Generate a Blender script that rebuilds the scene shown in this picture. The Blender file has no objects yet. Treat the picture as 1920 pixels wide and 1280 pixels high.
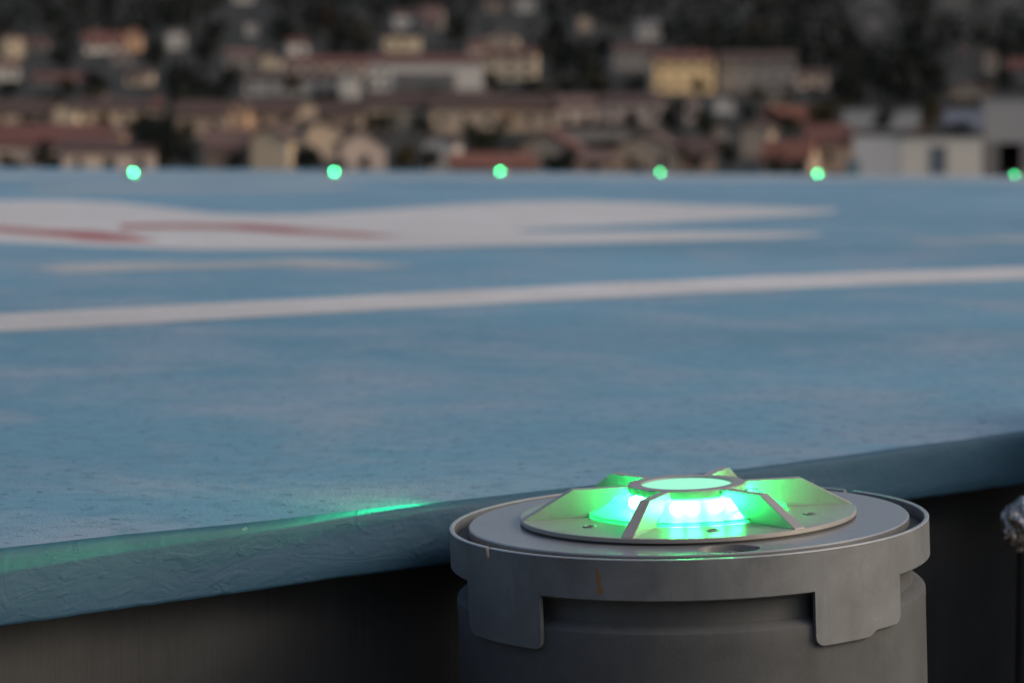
import bpy, bmesh, math, random
from mathutils import Vector, Matrix, noise
R_ = math.radians
random.seed(7)
S = bpy.context.scene
COL = S.collection

# ------------------------------------------------------------------ helpers
def link(name, me, parent=None, mat=None):
    o = bpy.data.objects.new(name, me); COL.objects.link(o)
    if parent is not None: o.parent = parent
    if mat is not None and me is not None:
        if not me.materials: me.materials.append(mat)
    return o
def empty(name, loc=(0, 0, 0), rot=(0, 0, 0)):
    o = bpy.data.objects.new(name, None); COL.objects.link(o)
    o.location = loc; o.rotation_euler = rot; o.empty_display_size = .1
    return o
def tag(o, label=None, cat=None, group=None, kind=None):
    if label: o['label'] = label
    if cat: o['category'] = cat
    if group: o['group'] = group
    if kind: o['kind'] = kind
    return o
def mesh(name, verts, faces, smooth=False):
    me = bpy.data.meshes.new(name); me.from_pydata([tuple(v) for v in verts], [], faces); me.update()
    if smooth:
        for p in me.polygons: p.use_smooth = True
    return me
def bm_mesh(bm, name, smooth=False, angle=None):
    bmesh.ops.recalc_face_normals(bm, faces=bm.faces)
    me = bpy.data.meshes.new(name); bm.to_mesh(me); bm.free()
    if smooth:
        for p in me.polygons: p.use_smooth = True
        if angle is not None: me.set_sharp_from_angle(angle=R_(angle))
    return me
def bm_box(bm, x0, x1, y0, y1, z0, z1):
    v = [bm.verts.new(c) for c in ((x0,y0,z0),(x1,y0,z0),(x1,y1,z0),(x0,y1,z0),(x0,y0,z1),(x1,y0,z1),(x1,y1,z1),(x0,y1,z1))]
    for f in ((0,3,2,1),(4,5,6,7),(0,1,5,4),(1,2,6,5),(2,3,7,6),(3,0,4,7)): bm.faces.new([v[i] for i in f])
def bm_lathe(bm, prof, n=96, closed=False, sx=1, sy=1, cx=0, cy=0):
    rings = []
    for r, z in prof:
        if r < 1e-7: rings.append([bm.verts.new((cx, cy, z))])
        else: rings.append([bm.verts.new((cx+sx*r*math.cos(2*math.pi*k/n), cy+sy*r*math.sin(2*math.pi*k/n), z)) for k in range(n)])
    pairs = list(zip(rings, rings[1:])) + ([(rings[-1], rings[0])] if closed else [])
    for a, b in pairs:
        for k in range(n):
            k2 = (k+1) % n
            if len(a) == 1 and len(b) == 1: continue
            if len(a) == 1: bm.faces.new((a[0], b[k], b[k2]))
            elif len(b) == 1: bm.faces.new((a[k], a[k2], b[0]))
            else: bm.faces.new((a[k], a[k2], b[k2], b[k]))
def bevel(o, w, seg=2, ang=35):
    m = o.modifiers.new('bevel', 'BEVEL'); m.width = w; m.segments = seg; m.limit_method = 'ANGLE'; m.angle_limit = R_(ang); m.harden_normals = False

class NT:
    def __init__(s, name):
        s.m = bpy.data.materials.new(name); s.m.use_nodes = True
        s.t = s.m.node_tree; s.n = s.t.nodes; s.l = s.t.links
        s.p = s.n['Principled BSDF']
    def node(s, typ, **kw):
        n = s.n.new(typ)
        for k, v in kw.items():
            if k.startswith('i_'): n.inputs[k[2:].replace('_', ' ')].default_value = v
            else: setattr(n, k, v)
        return n
    def noise(s, vec, scale, detail=4, rough=.55, dist=0):
        n = s.node('ShaderNodeTexNoise'); n.inputs['Scale'].default_value = scale; n.inputs['Detail'].default_value = detail
        n.inputs['Roughness'].default_value = rough; n.inputs['Distortion'].default_value = dist
        s.l.new(vec, n.inputs['Vector']); return n.outputs['Fac']
    def ramp(s, fac, stops):
        r = s.node('ShaderNodeValToRGB'); e = r.color_ramp.elements
        while len(e) < len(stops): e.new(.5)
        for k, (p, c) in enumerate(stops):
            e[k].position = p; e[k].color = (c, c, c, 1) if not isinstance(c, tuple) else (*c, 1)
        s.l.new(fac, r.inputs['Fac']); return r.outputs['Color']
    def mix(s, fac, a, b, mode='MIX'):
        n = s.node('ShaderNodeMix', data_type='RGBA', blend_type=mode)
        for key, v in ((0, fac), (6, a), (7, b)):
            if isinstance(v, (int, float)): n.inputs[key].default_value = v if key == 0 else (v, v, v, 1)
            elif isinstance(v, tuple): n.inputs[key].default_value = (*v, 1)
            else: s.l.new(v, n.inputs[key])
        return n.outputs[2]
    def math(s, op, a, b=0, c=0):
        n = s.node('ShaderNodeMath', operation=op)
        for k, v in enumerate((a, b, c)):
            if isinstance(v, (int, float)): n.inputs[k].default_value = v
            else: s.l.new(v, n.inputs[k])
        return n.outputs[0]
    def mapping(s, vec, scale=(1,1,1), rot=(0,0,0)):
        n = s.node('ShaderNodeMapping'); n.inputs['Scale'].default_value = scale; n.inputs['Rotation'].default_value = rot
        s.l.new(vec, n.inputs['Vector']); return n.outputs['Vector']
    def obj(s): return s.node('ShaderNodeTexCoord').outputs['Object']
    def base(s, c):
        if isinstance(c, tuple): s.p.inputs['Base Color'].default_value = (*c, 1)
        else: s.l.new(c, s.p.inputs['Base Color'])
    def rough(s, v):
        if isinstance(v, (int, float)): s.p.inputs['Roughness'].default_value = v
        else: s.l.new(v, s.p.inputs['Roughness'])
    def bump(s, h, strength=.3, dist=.001):
        b = s.node('ShaderNodeBump'); b.inputs['Strength'].default_value = strength; b.inputs['Distance'].default_value = dist
        s.l.new(h, b.inputs['Height']); s.l.new(b.outputs['Normal'], s.p.inputs['Normal'])
def simple(name, c, rough=.7, metal=0, var=.25, scale=3, bumps=0, bscale=60, bdist=.01):
    t = NT(name); v = t.obj()
    f = t.noise(v, scale, 5)
    t.base(t.mix(f, tuple(x*(1-var) for x in c), tuple(min(1, x*(1+var)) for x in c)))
    t.rough(rough); t.p.inputs['Metallic'].default_value = metal
    if bumps: t.bump(t.noise(v, bscale, 3), bumps, bdist)
    return t.m

# ------------------------------------------------------------------ camera (55 mm on a 22.3 mm wide sensor)
F = 55/22.3*1920
HC = .252
YH = 272
PITCH = math.atan((640-YH)/F)
cam_d = bpy.data.cameras.new('camera'); cam = bpy.data.objects.new('camera', cam_d); COL.objects.link(cam)
cam.location = (0, 0, HC); cam.rotation_euler = (math.pi/2-PITCH, 0, 0)
cam_d.lens = 55; cam_d.sensor_width = 22.3; cam_d.clip_start = .05; cam_d.clip_end = 9000
cam_d.dof.use_dof = True; cam_d.dof.focus_distance = 1.575; cam_d.dof.aperture_fstop = 5.6; cam_d.dof.aperture_blades = 0
S.camera = cam
def ray(px, py):
    f = Vector((0, math.cos(PITCH), -math.sin(PITCH))); u = Vector((0, math.sin(PITCH), math.cos(PITCH)))
    d = f*F + Vector((1, 0, 0))*(px-960) + u*(640-py)
    return d/d.y
CF = .0078                                   # crossfall of the deck: it drains to the right
def deck(px, py, lift=0):
    d = ray(px, py)
    t = (lift-HC)/(d.z+CF*d.x)
    return Vector((d.x*t, t, -CF*d.x*t+lift))
def dz(x, lift=0): return -CF*x+lift

# ------------------------------------------------------------------ materials
def deck_paint(name, c, white=False):
    t = NT(name); v = t.obj()
    big = t.noise(v, .55, 5, .6, .4); mid = t.noise(v, 3.2, 6, .65, .6); fine = t.noise(v, 38, 5, .7)
    grit = t.noise(v, 420, 3, .7); speck = t.noise(v, 95, 2, .6)
    dark = tuple(x*.74 for x in c); lite = tuple(min(.8, x*1.0+.045) for x in c)
    a = t.mix(t.ramp(big, [(.3, 0), (.7, 1)]), dark, lite)
    grey = (.29, .36, .455) if not white else (.5, .5, .5)
    a = t.mix(t.math('MULTIPLY', t.ramp(mid, [(.44, 0), (.64, 1)]), .68), a, grey)
    a = t.mix(t.math('MULTIPLY', t.ramp(fine, [(.32, 1), (.52, 0)]), .5), a, tuple(x*.6 for x in c))
    a = t.mix(t.math('MULTIPLY', t.ramp(speck, [(.30, 1), (.37, 0)]), .7), a, tuple(x*.3 for x in c))
    rust = t.noise(v, 17, 2, .5)
    a = t.mix(t.math('MULTIPLY', t.ramp(rust, [(.765, 0), (.79, 1)]), .6), a, (.42, .26, .17))
    t.base(a); t.rough(.72)
    t.p.inputs['Specular IOR Level'].default_value = .3
    t.bump(t.math('ADD', grit, t.math('MULTIPLY', fine, .8)), .55, .0022)
    return t.m
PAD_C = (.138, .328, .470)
M_PAD = deck_paint('deck_paint_blue', PAD_C)
M_WHITE = deck_paint('marking_white', (.63, .64, .66), True)
M_FADED = deck_paint('marking_faded_white', (.36, .42, .47), True)
M_RED = deck_paint('marking_red', (.36, .045, .045), True)

def shaded_lip_paint():
    t = NT('shaded_lip_paint'); v = t.obj()
    a = t.noise(v, 9, 5, .6, .5); b = t.noise(t.mapping(v, (1, 1, 3)), 55, 4, .6, 1.2); c = t.noise(v, 26, 3, .5, 1.5)
    col = t.mix(a, (.024, .072, .126), (.038, .097, .158))  # same paint as the deck, darkened so the colour carries the lip's shade
    chips = t.ramp(t.noise(v, 60, 3, .6), [(.735, 0), (.765, 1)])
    col = t.mix(t.math('MULTIPLY', chips, .7), col, (.17, .21, .22))
    t.base(col); t.rough(.58); t.p.inputs['Specular IOR Level'].default_value = .22
    lump = t.ramp(t.noise(t.mapping(v, (1, 1, 2)), 34, 2, .5, .8), [(.60, 0), (.72, 1)])
    drip = t.ramp(t.noise(v, 115, 2, .5, .4), [(.66, 0), (.74, 1)])
    run = t.math('PINGPONG', t.noise(t.mapping(v, (1, 1, 2.6), (0, .35, .2)), 13, 1, .4, .6), .04)
    h = t.math('ADD', t.math('MULTIPLY', b, .3), t.math('MULTIPLY', c, .7))
    h = t.math('ADD', h, t.math('ADD', t.math('MULTIPLY', lump, .3), t.math('MULTIPLY', drip, .22)))
    t.bump(t.math('ADD', h, t.math('MULTIPLY', run, 2.0)), .36, .004)
    return t.m
M_LIP = shaded_lip_paint()
def wall_conc():
    t = NT('wall_streaked'); v = t.obj()
    st = t.noise(t.mapping(v, (170, 170, 3.5)), 2.2, 5, .7); bl = t.noise(v, 11, 5, .65)
    f = t.math('ADD', t.math('MULTIPLY', st, .42), t.math('MULTIPLY', bl, .62))
    t.base(t.ramp(f, [(.34, (.024, .028, .032)), (.76, (.058, .063, .069))])); t.rough(.7)
    t.bump(st, .25, .002)
    return t.m
M_WALL = wall_conc()
M_FLOOR = simple('walkway_grey', (.20, .20, .20), .85, 0, .3, 4, .3, 60, .004)

def metal(name, c, rough, metallic=.85, var=.12, rust=False, grain=700, bstr=.12, scratch=True):
    t = NT(name); v = t.obj()
    f = t.noise(v, 24, 6, .65, .3); g = t.noise(v, grain, 3, .6)
    col = t.mix(t.ramp(f, [(.3, 0), (.7, 1)]), tuple(x*(1-var) for x in c), tuple(x*(1+var) for x in c))
    dirt = t.ramp(t.noise(v, 55, 5, .7), [(.54, 0), (.72, 1)])
    col = t.mix(t.math('MULTIPLY', dirt, .4), col, tuple(x*.6 for x in c))
    runs = t.ramp(t.noise(t.mapping(v, (75, 75, 7)), 1.6, 4, .65), [(.52, 0), (.74, 1)])
    col = t.mix(t.math('MULTIPLY', runs, var*1.6), col, tuple(x*.62 for x in c))
    scuff = t.ramp(t.noise(t.mapping(v, (1, 1, 5), (.2, .5, .9)), 130, 3, .7, .6), [(.66, 0), (.74, 1)])
    col = t.mix(t.math('MULTIPLY', scuff, var*1.7), col, tuple(min(1, x*1.7) for x in c))
    rg = t.math('ADD', rough-.06, t.math('MULTIPLY', f, .12))
    if rust:
        sp = t.node('ShaderNodeSeparateXYZ'); t.l.new(v, sp.inputs[0])
        wob = t.math('MULTIPLY', t.math('SUBTRACT', t.noise(v, 160, 3), .5), .0035)
        def blob(cx, cz, wx, wz, slant):
            dx = t.math('SUBTRACT', t.math('ADD', sp.outputs[0], wob), cx)
            dzz = t.math('SUBTRACT', sp.outputs[2], cz)
            dx = t.math('ADD', dx, t.math('MULTIPLY', dzz, slant))
            q = t.math('ADD', t.math('POWER', t.math('DIVIDE', dx, wx), 2), t.math('POWER', t.math('DIVIDE', dzz, wz), 2))
            return t.math('MULTIPLY', t.ramp(q, [(.55, 1), (1.0, 0)]), t.math('LESS_THAN', sp.outputs[1], 0))
        m1 = t.math('MAXIMUM', blob(-.0545, -.0125, .0013, .0085, .14), blob(-.0535, -.0195, .0026, .003, 0))
        m1 = t.math('MAXIMUM', m1, blob(-.0771, -.0012, .002, .0016, 0))
        col = t.mix(t.math('MULTIPLY', m1, .85), col, (.22, .105, .02))
        t.l.new(t.math('MULTIPLY', t.math('SUBTRACT', 1, m1), metallic), t.p.inputs['Metallic'])
    else: t.p.inputs['Metallic'].default_value = metallic
    t.base(col); t.rough(rg); t.bump(t.math('ADD', g, f), bstr, .0006)
    return t.m
M_COLLAR = metal('collar_metal', (.178, .192, .208), .62, .36, .2, True)
M_CAN = metal('can_metal', (.082, .088, .095), .75, .1, .2, bstr=.2)
M_DISC = metal('flange_metal', (.36, .37, .385), .30, .6, .08, bstr=.05)
M_PLATE = metal('cover_metal', (.35, .342, .338), .38, .25, .08, bstr=.05)
M_DARK = metal('dark_metal', (.06, .06, .06), .5, .6, .2)
M_BOLT = metal('bolt_metal', (.22, .22, .22), .45, .7, .2)

GREEN = (.025, 1.0, .18)
def led_mat(name, s, c=GREEN):
    t = NT(name); t.base((0.1, .4, .2)); t.p.inputs['Emission Color'].default_value = (*c, 1); t.p.inputs['Emission Strength'].default_value = s
    return t.m
M_LED = led_mat('led_green', 230)
def lens_mat():
    t = NT('lens_clear'); n = t.n; out = n['Material Output']
    tr = t.node('ShaderNodeBsdfTransparent'); tr.inputs[0].default_value = (.82, .97, .9, 1)
    gl = t.node('ShaderNodeBsdfGlossy'); gl.inputs['Roughness'].default_value = .08; gl.inputs[0].default_value = (.9, .95, .92, 1)
    df = t.node('ShaderNodeBsdfTranslucent'); df.inputs[0].default_value = (.8, .9, .85, 1)
    m0 = t.node('ShaderNodeMixShader'); m0.inputs[0].default_value = .34; t.l.new(tr.outputs[0], m0.inputs[1]); t.l.new(df.outputs[0], m0.inputs[2])
    fr = t.node('ShaderNodeFresnel'); fr.inputs[0].default_value = 1.5
    m1 = t.node('ShaderNodeMixShader'); t.l.new(fr.outputs[0], m1.inputs[0]); t.l.new(m0.outputs[0], m1.inputs[1]); t.l.new(gl.outputs[0], m1.inputs[2])
    t.l.new(m1.outputs[0], out.inputs['Surface'])
    return t.m
M_LENS = lens_mat()
def diffuser_mat():
    t = NT('lens_top_lit'); t.base((.1, .2, .15)); t.rough(.4)
    t.p.inputs['Emission Color'].default_value = (.34, 1, .66, 1); t.p.inputs['Emission Strength'].default_value = .62
    return t.m
M_DIFF = diffuser_mat()

# ------------------------------------------------------------------ helipad
pad = empty('helipad', (0, 6, dz(0)))
tag(pad, 'pale blue painted helipad deck with white and red markings and a thick painted edge', 'helipad')
OFF = Vector((0, 6, 0))
edge_px = [(0, 1026), (210, 1005), (420, 983), (640, 960), (835, 939), (1000, 921), (1130, 907), (1270, 893), (1400, 878), (1640, 846), (1920, 807)]
bot_line = lambda x: 1175 - x*(1175-908)/1920
E = [deck(*p) for p in edge_px]
def drop_at(i):
    px, py = edge_px[i]; e = E[i]
    d = ray(px, bot_line(px)); return e.z - (HC + d.z*(e.y-.012))
drops = [max(.036, drop_at(i)) for i in range(len(E))]
dl = (E[2]-E[0]).normalized(); dr = (E[-1]-E[-3]).normalized()
P = [E[0]-dl*6, E[0]-dl*3, E[0]-dl*1, E[0]-dl*.5] + E + [E[-1]+dr*.6, E[-1]+dr*2, E[-1]+dr*6, E[-1]+dr*13]
D = [drops[0]]*4 + drops + [drops[-1]]*4
def catmull(arr, i, t):
    a, b, c, d = arr[max(i-1, 0)], arr[i], arr[i+1], arr[min(i+2, len(arr)-1)]
    return a*0 + b + (c-b)*t
RP, RD = [], []
for i in range(len(P)-1):
    L = (P[i+1]-P[i]).length; n = max(1, int(L/.012)) if 3 <= i <= len(E)+3 else max(1, int(L/.3))
    for k in range(n):
        t = k/n; RP.append(P[i].lerp(P[i+1], t)); RD.append(D[i]+(D[i+1]-D[i])*t)
RP.append(P[-1]); RD.append(D[-1])
# gentle smoothing of the corner points
for _ in range(60):
    RP = [RP[0]] + [(RP[i-1]+RP[i]*2+RP[i+1])/4 for i in range(1, len(RP)-1)] + [RP[-1]]
    RD = [RD[0]] + [(RD[i-1]+RD[i]*2+RD[i+1])/4 for i in range(1, len(RD)-1)] + [RD[-1]]
for p in RP: p.z = dz(p.x)
# ragged line where the gritty coating stops
for p in RP:
    if -1 < p.x < 1.2:
        q = noise.noise(Vector((p.x*14, 3.1, 0)))*.0035 + noise.noise(Vector((p.x*70, 7.1, 0)))*.0016
        p.y += q; p.x += -q*.6
NRM = Vector((.666, -.746, 0))
far = [(12.2, 19.5), (7.2, 23.35), (-7.5, 24.05), (-12.5, 20), (-13.5, 5), (-10, -3.5)]
ring = [p.copy() for p in RP] + [Vector((x, y, dz(x))) for x, y in far]
top = mesh('deck', [v-OFF for v in ring], [list(range(len(ring)))])
bm = bmesh.new(); bm.from_mesh(top); bmesh.ops.triangulate(bm, faces=bm.faces[:]);
bmesh.ops.recalc_face_normals(bm, faces=bm.faces)
for f in bm.faces:
    if f.normal.z < 0: f.normal_flip()
bm.to_mesh(top); bm.free()
link('deck', top, pad, M_PAD)
# lip swept along the edge
verts, faces = [], []
def prof(d):
    return [(0, 0), (.0020, .0008), (.0040, .0026), (.0052, .0055), (.0060, .0100), (.0078, d*.45), (.0095, d*.72), (.0104, d-.003), (.0098, d-.0008), (.004, d+.0006), (-.06, d+.0006)]
NP = len(prof(.05))
for i, (p, d) in enumerate(zip(RP, RD)):
    for j, (o, dn) in enumerate(prof(d)):
        w = 0
        if 0 < j < NP-1 and -1 < p.x < 1.5:
            w = noise.noise(Vector((p.x*9, j*.55, 1.7)))*.0012 + noise.noise(Vector((p.x*38, j*1.1, 5.7)))*.0007
        verts.append(p + NRM*(o+w) - Vector((0, 0, dn + (w*.6 if j > 6 else 0))) - OFF)
for i in range(len(RP)-1):
    for j in range(NP-1):
        a = i*NP+j; faces.append((a, a+NP, a+NP+1, a+1))
lip = mesh('edge_lip', verts, faces, True)
bm = bmesh.new(); bm.from_mesh(lip); bmesh.ops.recalc_face_normals(bm, faces=bm.faces); bm.to_mesh(lip); bm.free()
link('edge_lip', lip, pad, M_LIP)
# skirt of the other sides
bm = bmesh.new(); pts = [RP[-1]] + [Vector((x, y, dz(x))) for x, y in far] + [RP[0]]
for a, b in zip(pts, pts[1:]):
    v = [bm.verts.new(c-OFF) for c in (a, b, b-Vector((0,0,.25)), a-Vector((0,0,.25)))]; bm.faces.new(v)
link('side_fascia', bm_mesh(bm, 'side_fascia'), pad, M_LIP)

# markings, flat paint laid on the deck
def marking(name, pts, mat, lift=.0008, lab=None):
    v = [deck(x, y, lift)-OFF for x, y in pts]
    me = mesh(name, v, [list(range(len(v)))])
    bm = bmesh.new(); bm.from_mesh(me); bmesh.ops.triangulate(bm, faces=bm.faces[:])
    for f in bm.faces:
        if f.normal.z < 0: f.normal_flip()
    bm.to_mesh(me); bm.free()
    o = link(name, me, pad, mat)
    if lab: o['label'] = lab
    return o
up = [(-1100, 640), (-300, 603), (0, 588), (240, 576), (480, 564), (720, 552), (960, 540), (1200, 528), (1440, 517), (1680, 508), (1920, 500), (2200, 492), (2900, 480), (4200, 468)]
dn = [(4200, 486), (2900, 499), (2200, 513), (1920, 523), (1680, 532), (1440, 543), (1200, 555), (960, 567), (720, 580), (480, 594), (240, 608), (0, 621), (-300, 640), (-1100, 712)]
marking('boundary_line', up+dn, M_WHITE, lab='long white boundary line painted across the deck')
marking('painted_emblem', [(-420, 386), (-200, 379), (0, 376), (120, 375), (210, 379), (300, 388), (400, 400), (480, 403), (560, 402), (700, 395), (850, 384), (950, 379), (1080, 376), (1200, 380), (1300, 384), (1450, 388), (1568, 393), (1568, 398), (1500, 403), (1400, 409), (1250, 418), (1100, 425), (960, 430),
        (1000, 435), (1300, 433), (1540, 437), (1540, 441), (1450, 446), (1200, 454), (1000, 459), (800, 464), (600, 468), (400, 468), (200, 463), (0, 453), (-200, 446), (-420, 440)], M_WHITE, lab='wavy white painted shape on the far half of the deck')
marking('red_stroke', [(-300, 418), (0, 424), (90, 430), (170, 434), (240, 440), (300, 453), (200, 453), (110, 444), (0, 436), (-300, 428)], M_RED, .0016, 'deep red painted stroke nearer the left edge')
marking('red_stroke', [(225, 421), (360, 419), (470, 421), (560, 427), (660, 435), (760, 443), (690, 445), (600, 442), (520, 436), (430, 429), (320, 428), (225, 429)], M_RED, .0016, 'long thin red painted stroke on the white shape')
marking('white_streak', [(50, 502), (150, 493), (250, 491), (380, 491), (470, 488), (550, 484), (650, 487), (790, 497), (700, 503), (600, 501), (500, 500), (380, 505), (250, 508), (120, 511)], M_FADED, lab='faded white streak of paint between the emblem and the line')
marking('white_streak', [(60, 351), (250, 348), (420, 350), (620, 346), (700, 349), (600, 355), (400, 357), (200, 359), (60, 357)], M_FADED, lab='faint pale streak of paint near the far edge')
marking('white_streak', [(1700, 450), (1920, 443), (2200, 440), (2200, 447), (1920, 452), (1760, 455)], M_FADED, lab='faint pale streak of paint at the right')
marking('border_band', [(-500, 326), (0, 327), (960, 328), (1920, 333), (2400, 336), (2400, 344), (1920, 341), (960, 335), (0, 334), (-500, 333)], M_FADED, lab='pale border band along the far edge of the deck')

# wall under the lip
IN = .030
bm = bmesh.new(); a0, b0 = [], []
rows = []
for p, d in list(zip(RP, RD))[::6] + [(RP[-1], RD[-1])]:
    f = p - NRM*IN; k = p - NRM*(IN+.18)
    rows.append([bm.verts.new((f.x, f.y, p.z-d-.0005)), bm.verts.new((f.x, f.y, -.9)), bm.verts.new((k.x, k.y, -.9)), bm.verts.new((k.x, k.y, p.z-d-.0005))])
for a, b in zip(rows, rows[1:]):
    for j in range(4): bm.faces.new((a[j], b[j], b[(j+1) % 4], a[(j+1) % 4]))
bm.faces.new(rows[0]); bm.faces.new(rows[-1][::-1])
w = link('retaining_wall', bm_mesh(bm, 'retaining_wall'), None, M_WALL)
tag(w, 'dark grey wall with fine vertical streaks under the blue painted deck edge', 'wall')
bm = bmesh.new(); bm_box(bm, -16, 16, -9, 26, -12.5, -.9)
tag(link('roof_floor', bm_mesh(bm, 'roof_floor'), None, M_FLOOR), kind='structure')

# unseen blocks added to shade lip, wall and lamp: behind viewpoint, right of frame
bm = bmesh.new(); bm_box(bm, -3.2, .30, -1.7, -1.15, -.9, 1.7); bm_box(bm, -3.26, .36, -1.76, -1.09, 1.7, 1.78)
tag(link('stair_bulkhead_wall', bm_mesh(bm, 'stair_bulkhead_wall'), None, M_WALL), kind='structure')
bm = bmesh.new(); bm_box(bm, .60, .86, 1.80, 2.34, -.9, .06); bm_box(bm, .585, .875, 1.785, 2.355, .06, .085)
tag(link('parapet_wall', bm_mesh(bm, 'parapet_wall'), None, M_WALL), kind='structure')

# ------------------------------------------------------------------ the perimeter light in front
RR = .158
d = ray(1289, 969); fx = Vector((d.x*1.66, 1.66, HC+d.z*1.66))
lamp = empty('perimeter_light', (fx.x+.028, fx.y, -.9), (0, 0, 0))
tag(lamp, 'large round grey metal perimeter light glowing green, standing by the near deck edge', 'light')
TILT = Matrix.Translation(fx+Vector((0, 0, .0008))) @ Matrix.Rotation(R_(-2.15), 4, 'Y') @ Matrix.Rotation(R_(.4), 4, 'X') @ Matrix.Rotation(R_(-4), 4, 'Z')
LINV = Matrix.Translation(-Vector(lamp.location))
def lpart(name, me, mat, parent=None, local=None):
    o = link(name, me, parent or lamp, mat)
    if parent is None: o.matrix_local = LINV @ TILT @ (local or Matrix())
    else: o.matrix_local = local or Matrix()
    return o
def az(a, r, z=0):                            # azimuth 0 faces the camera, positive to the right
    return Vector((r*math.sin(R_(a)), -r*math.cos(R_(a)), z))
# base can
bm = bmesh.new()
bm_lathe(bm, [(0, -.008), (.1535, -.008), (.1535, -.0265), (.1475, -.0285), (.1465, -.030), (.1465, -.0405), (.1468, -.0418), (.1530, -.0448), (.1545, -.0464), (.1548, -.0490), (.1545, -.056), (.1545, -.88), (0, -.88)], 160)
lpart('base_can', bm_mesh(bm, 'base_can', True, 24), M_CAN, None, Matrix.Translation((0, 0, -.0016)))
# collar with hanging tabs and slits
tabs = [(-63.4, -35.5), (29, 56.5), (127, 157), (-163, -133)]
def smooth_step(e, w): return max(0, min(1, e/w))
def bottom(a):
    for lo, hi in tabs:
        if lo <= a <= hi:
            e = min(a-lo, hi-a)*R_(1)*RR; r = .006
            zb = -.0595
            if lo == 29 and a > 44.7: zb += .0035*smooth_step(a-44.7, 2)
            if lo == -63.4 and a < -50: r = .010
            if e < r: zb += r - math.sqrt(max(0, r*r-(r-e)**2))
            return zb
    return -.0255
def topz(a):
    if abs(a+52.6) < .6: return -.0062
    if abs(a-133.5) < 1.6: return -.006
    return 0
angs = [k*.75 for k in range(-240, 240)]
for lo, hi in tabs:
    angs += [lo-.01, lo+.0005, hi-.0005, hi+.01] + [lo+x for x in (.15, .3, .5, 1, 1.5, 2.2)] + [hi-x for x in (.15, .3, .5, 1, 1.5, 2.2)]
for c, h in ((-52.6, .6), (133.5, 1.6)): angs += [c-h-.005, c-h+.005, c+h-.005, c+h+.005]
angs = sorted(set(round(a, 4) for a in angs))
bm = bmesh.new(); rings = []
RO, RI = RR, RR-.0031
for a in angs:
    zt, zb = topz(a), bottom(a)
    zm = -.0245
    ch = .0006
    rr = [(RO-ch, zt), (RO, zt-ch), (RO, zb+ch), (RO-ch, zb), (RI, zb), (RI, zt-ch), (RI+ch, zt)]
    rings.append([bm.verts.new(az(a, r, z)) for r, z in rr])
n = len(rings)
for i in range(n):
    A, B = rings[i], rings[(i+1) % n]
    for j in range(7): bm.faces.new((A[j], A[(j+1) % 7], B[(j+1) % 7], B[j]))
co = lpart('collar', bm_mesh(bm, 'collar', True, 28), M_COLLAR, None, Matrix.Translation((0, 0, -.0016)))
co.data.materials.append(metal('collar_worn_rim', (.50, .49, .48), .36, .7, .15))        # bare metal where the rim is worn
for p in co.data.polygons:
    if p.normal.z > .4 and p.center.z > -.003: p.material_index = 1
# flange disc with counterbore, made with a boolean that is evaluated here
bm = bmesh.new(); bm_lathe(bm, [(0, -.0075), (.1445, -.0075), (.1452, -.0068), (.1452, -.0020), (.1444, -.0012), (0, -.0012)], 160)
fl = lpart('flange_disc', bm_mesh(bm, 'flange_disc', True, 30), M_DISC)
cut = bmesh.new()
for a in (11.5, 191.5):
    c = az(a, .128)
    bm_lathe(cut, [(0, -.0062), (1, -.0062), (1, .004), (0, .004)], 40, False, .019, .0145, c.x, c.y)
cme = bm_mesh(cut, 'cutter'); cobj = link('cutter', cme); cobj.parent = lamp; cobj.matrix_local = LINV @ TILT
md = fl.modifiers.new('b', 'BOOLEAN'); md.object = cobj; md.operation = 'DIFFERENCE'; md.solver = 'EXACT'
bpy.context.view_layer.update()
dg = bpy.context.evaluated_depsgraph_get()
nm = bpy.data.meshes.new_from_object(fl.evaluated_get(dg)); fl.modifiers.clear(); fl.data = nm
if not nm.materials: nm.materials.append(M_DISC)
for p in nm.polygons: p.use_smooth = True
nm.set_sharp_from_angle(angle=R_(30))
bpy.data.objects.remove(cobj)
for a in (11.5, 191.5):
    c = az(a, .128); bm = bmesh.new()
    bm_lathe(bm, [(0, -.0028), (.0035, -.0028), (.0035, -.0036), (.0062, -.0036), (.0066, -.0042), (.0066, -.0063)], 24, False, 1, 1, c.x, c.y)
    lpart('bolt', bm_mesh(bm, 'bolt', True, 30), M_BOLT, fl)
# inner gasket (dark gap) and cover plate
PT = .0032
bm = bmesh.new(); bm_lathe(bm, [(.045, -.0011), (.1100, -.0011), (.1100, .0002), (.045, .0002)], 128, True)
lpart('gasket', bm_mesh(bm, 'gasket'), M_DARK)
bm = bmesh.new(); bm_lathe(bm, [(.045, .0003), (.1108, .0003), (.1110, .0006), (.1110, PT-.0004), (.1105, PT), (.045, PT)], 128, True)
plate = lpart('cover_plate', bm_mesh(bm, 'cover_plate', True, 30), M_PLATE)
# screws on the plate
for k in range(6):
    c = az(11+60*k, .0835); bm = bmesh.new()
    bm_lathe(bm, [(.0046, PT+.0002), (.0043, PT+.0006), (.0030, PT+.0008), (.0026, PT+.0002), (0, PT+.0002)], 20, False, 1, 1, c.x, c.y)
    lpart('screw', bm_mesh(bm, 'screw', True, 30), M_BOLT, plate)
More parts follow.
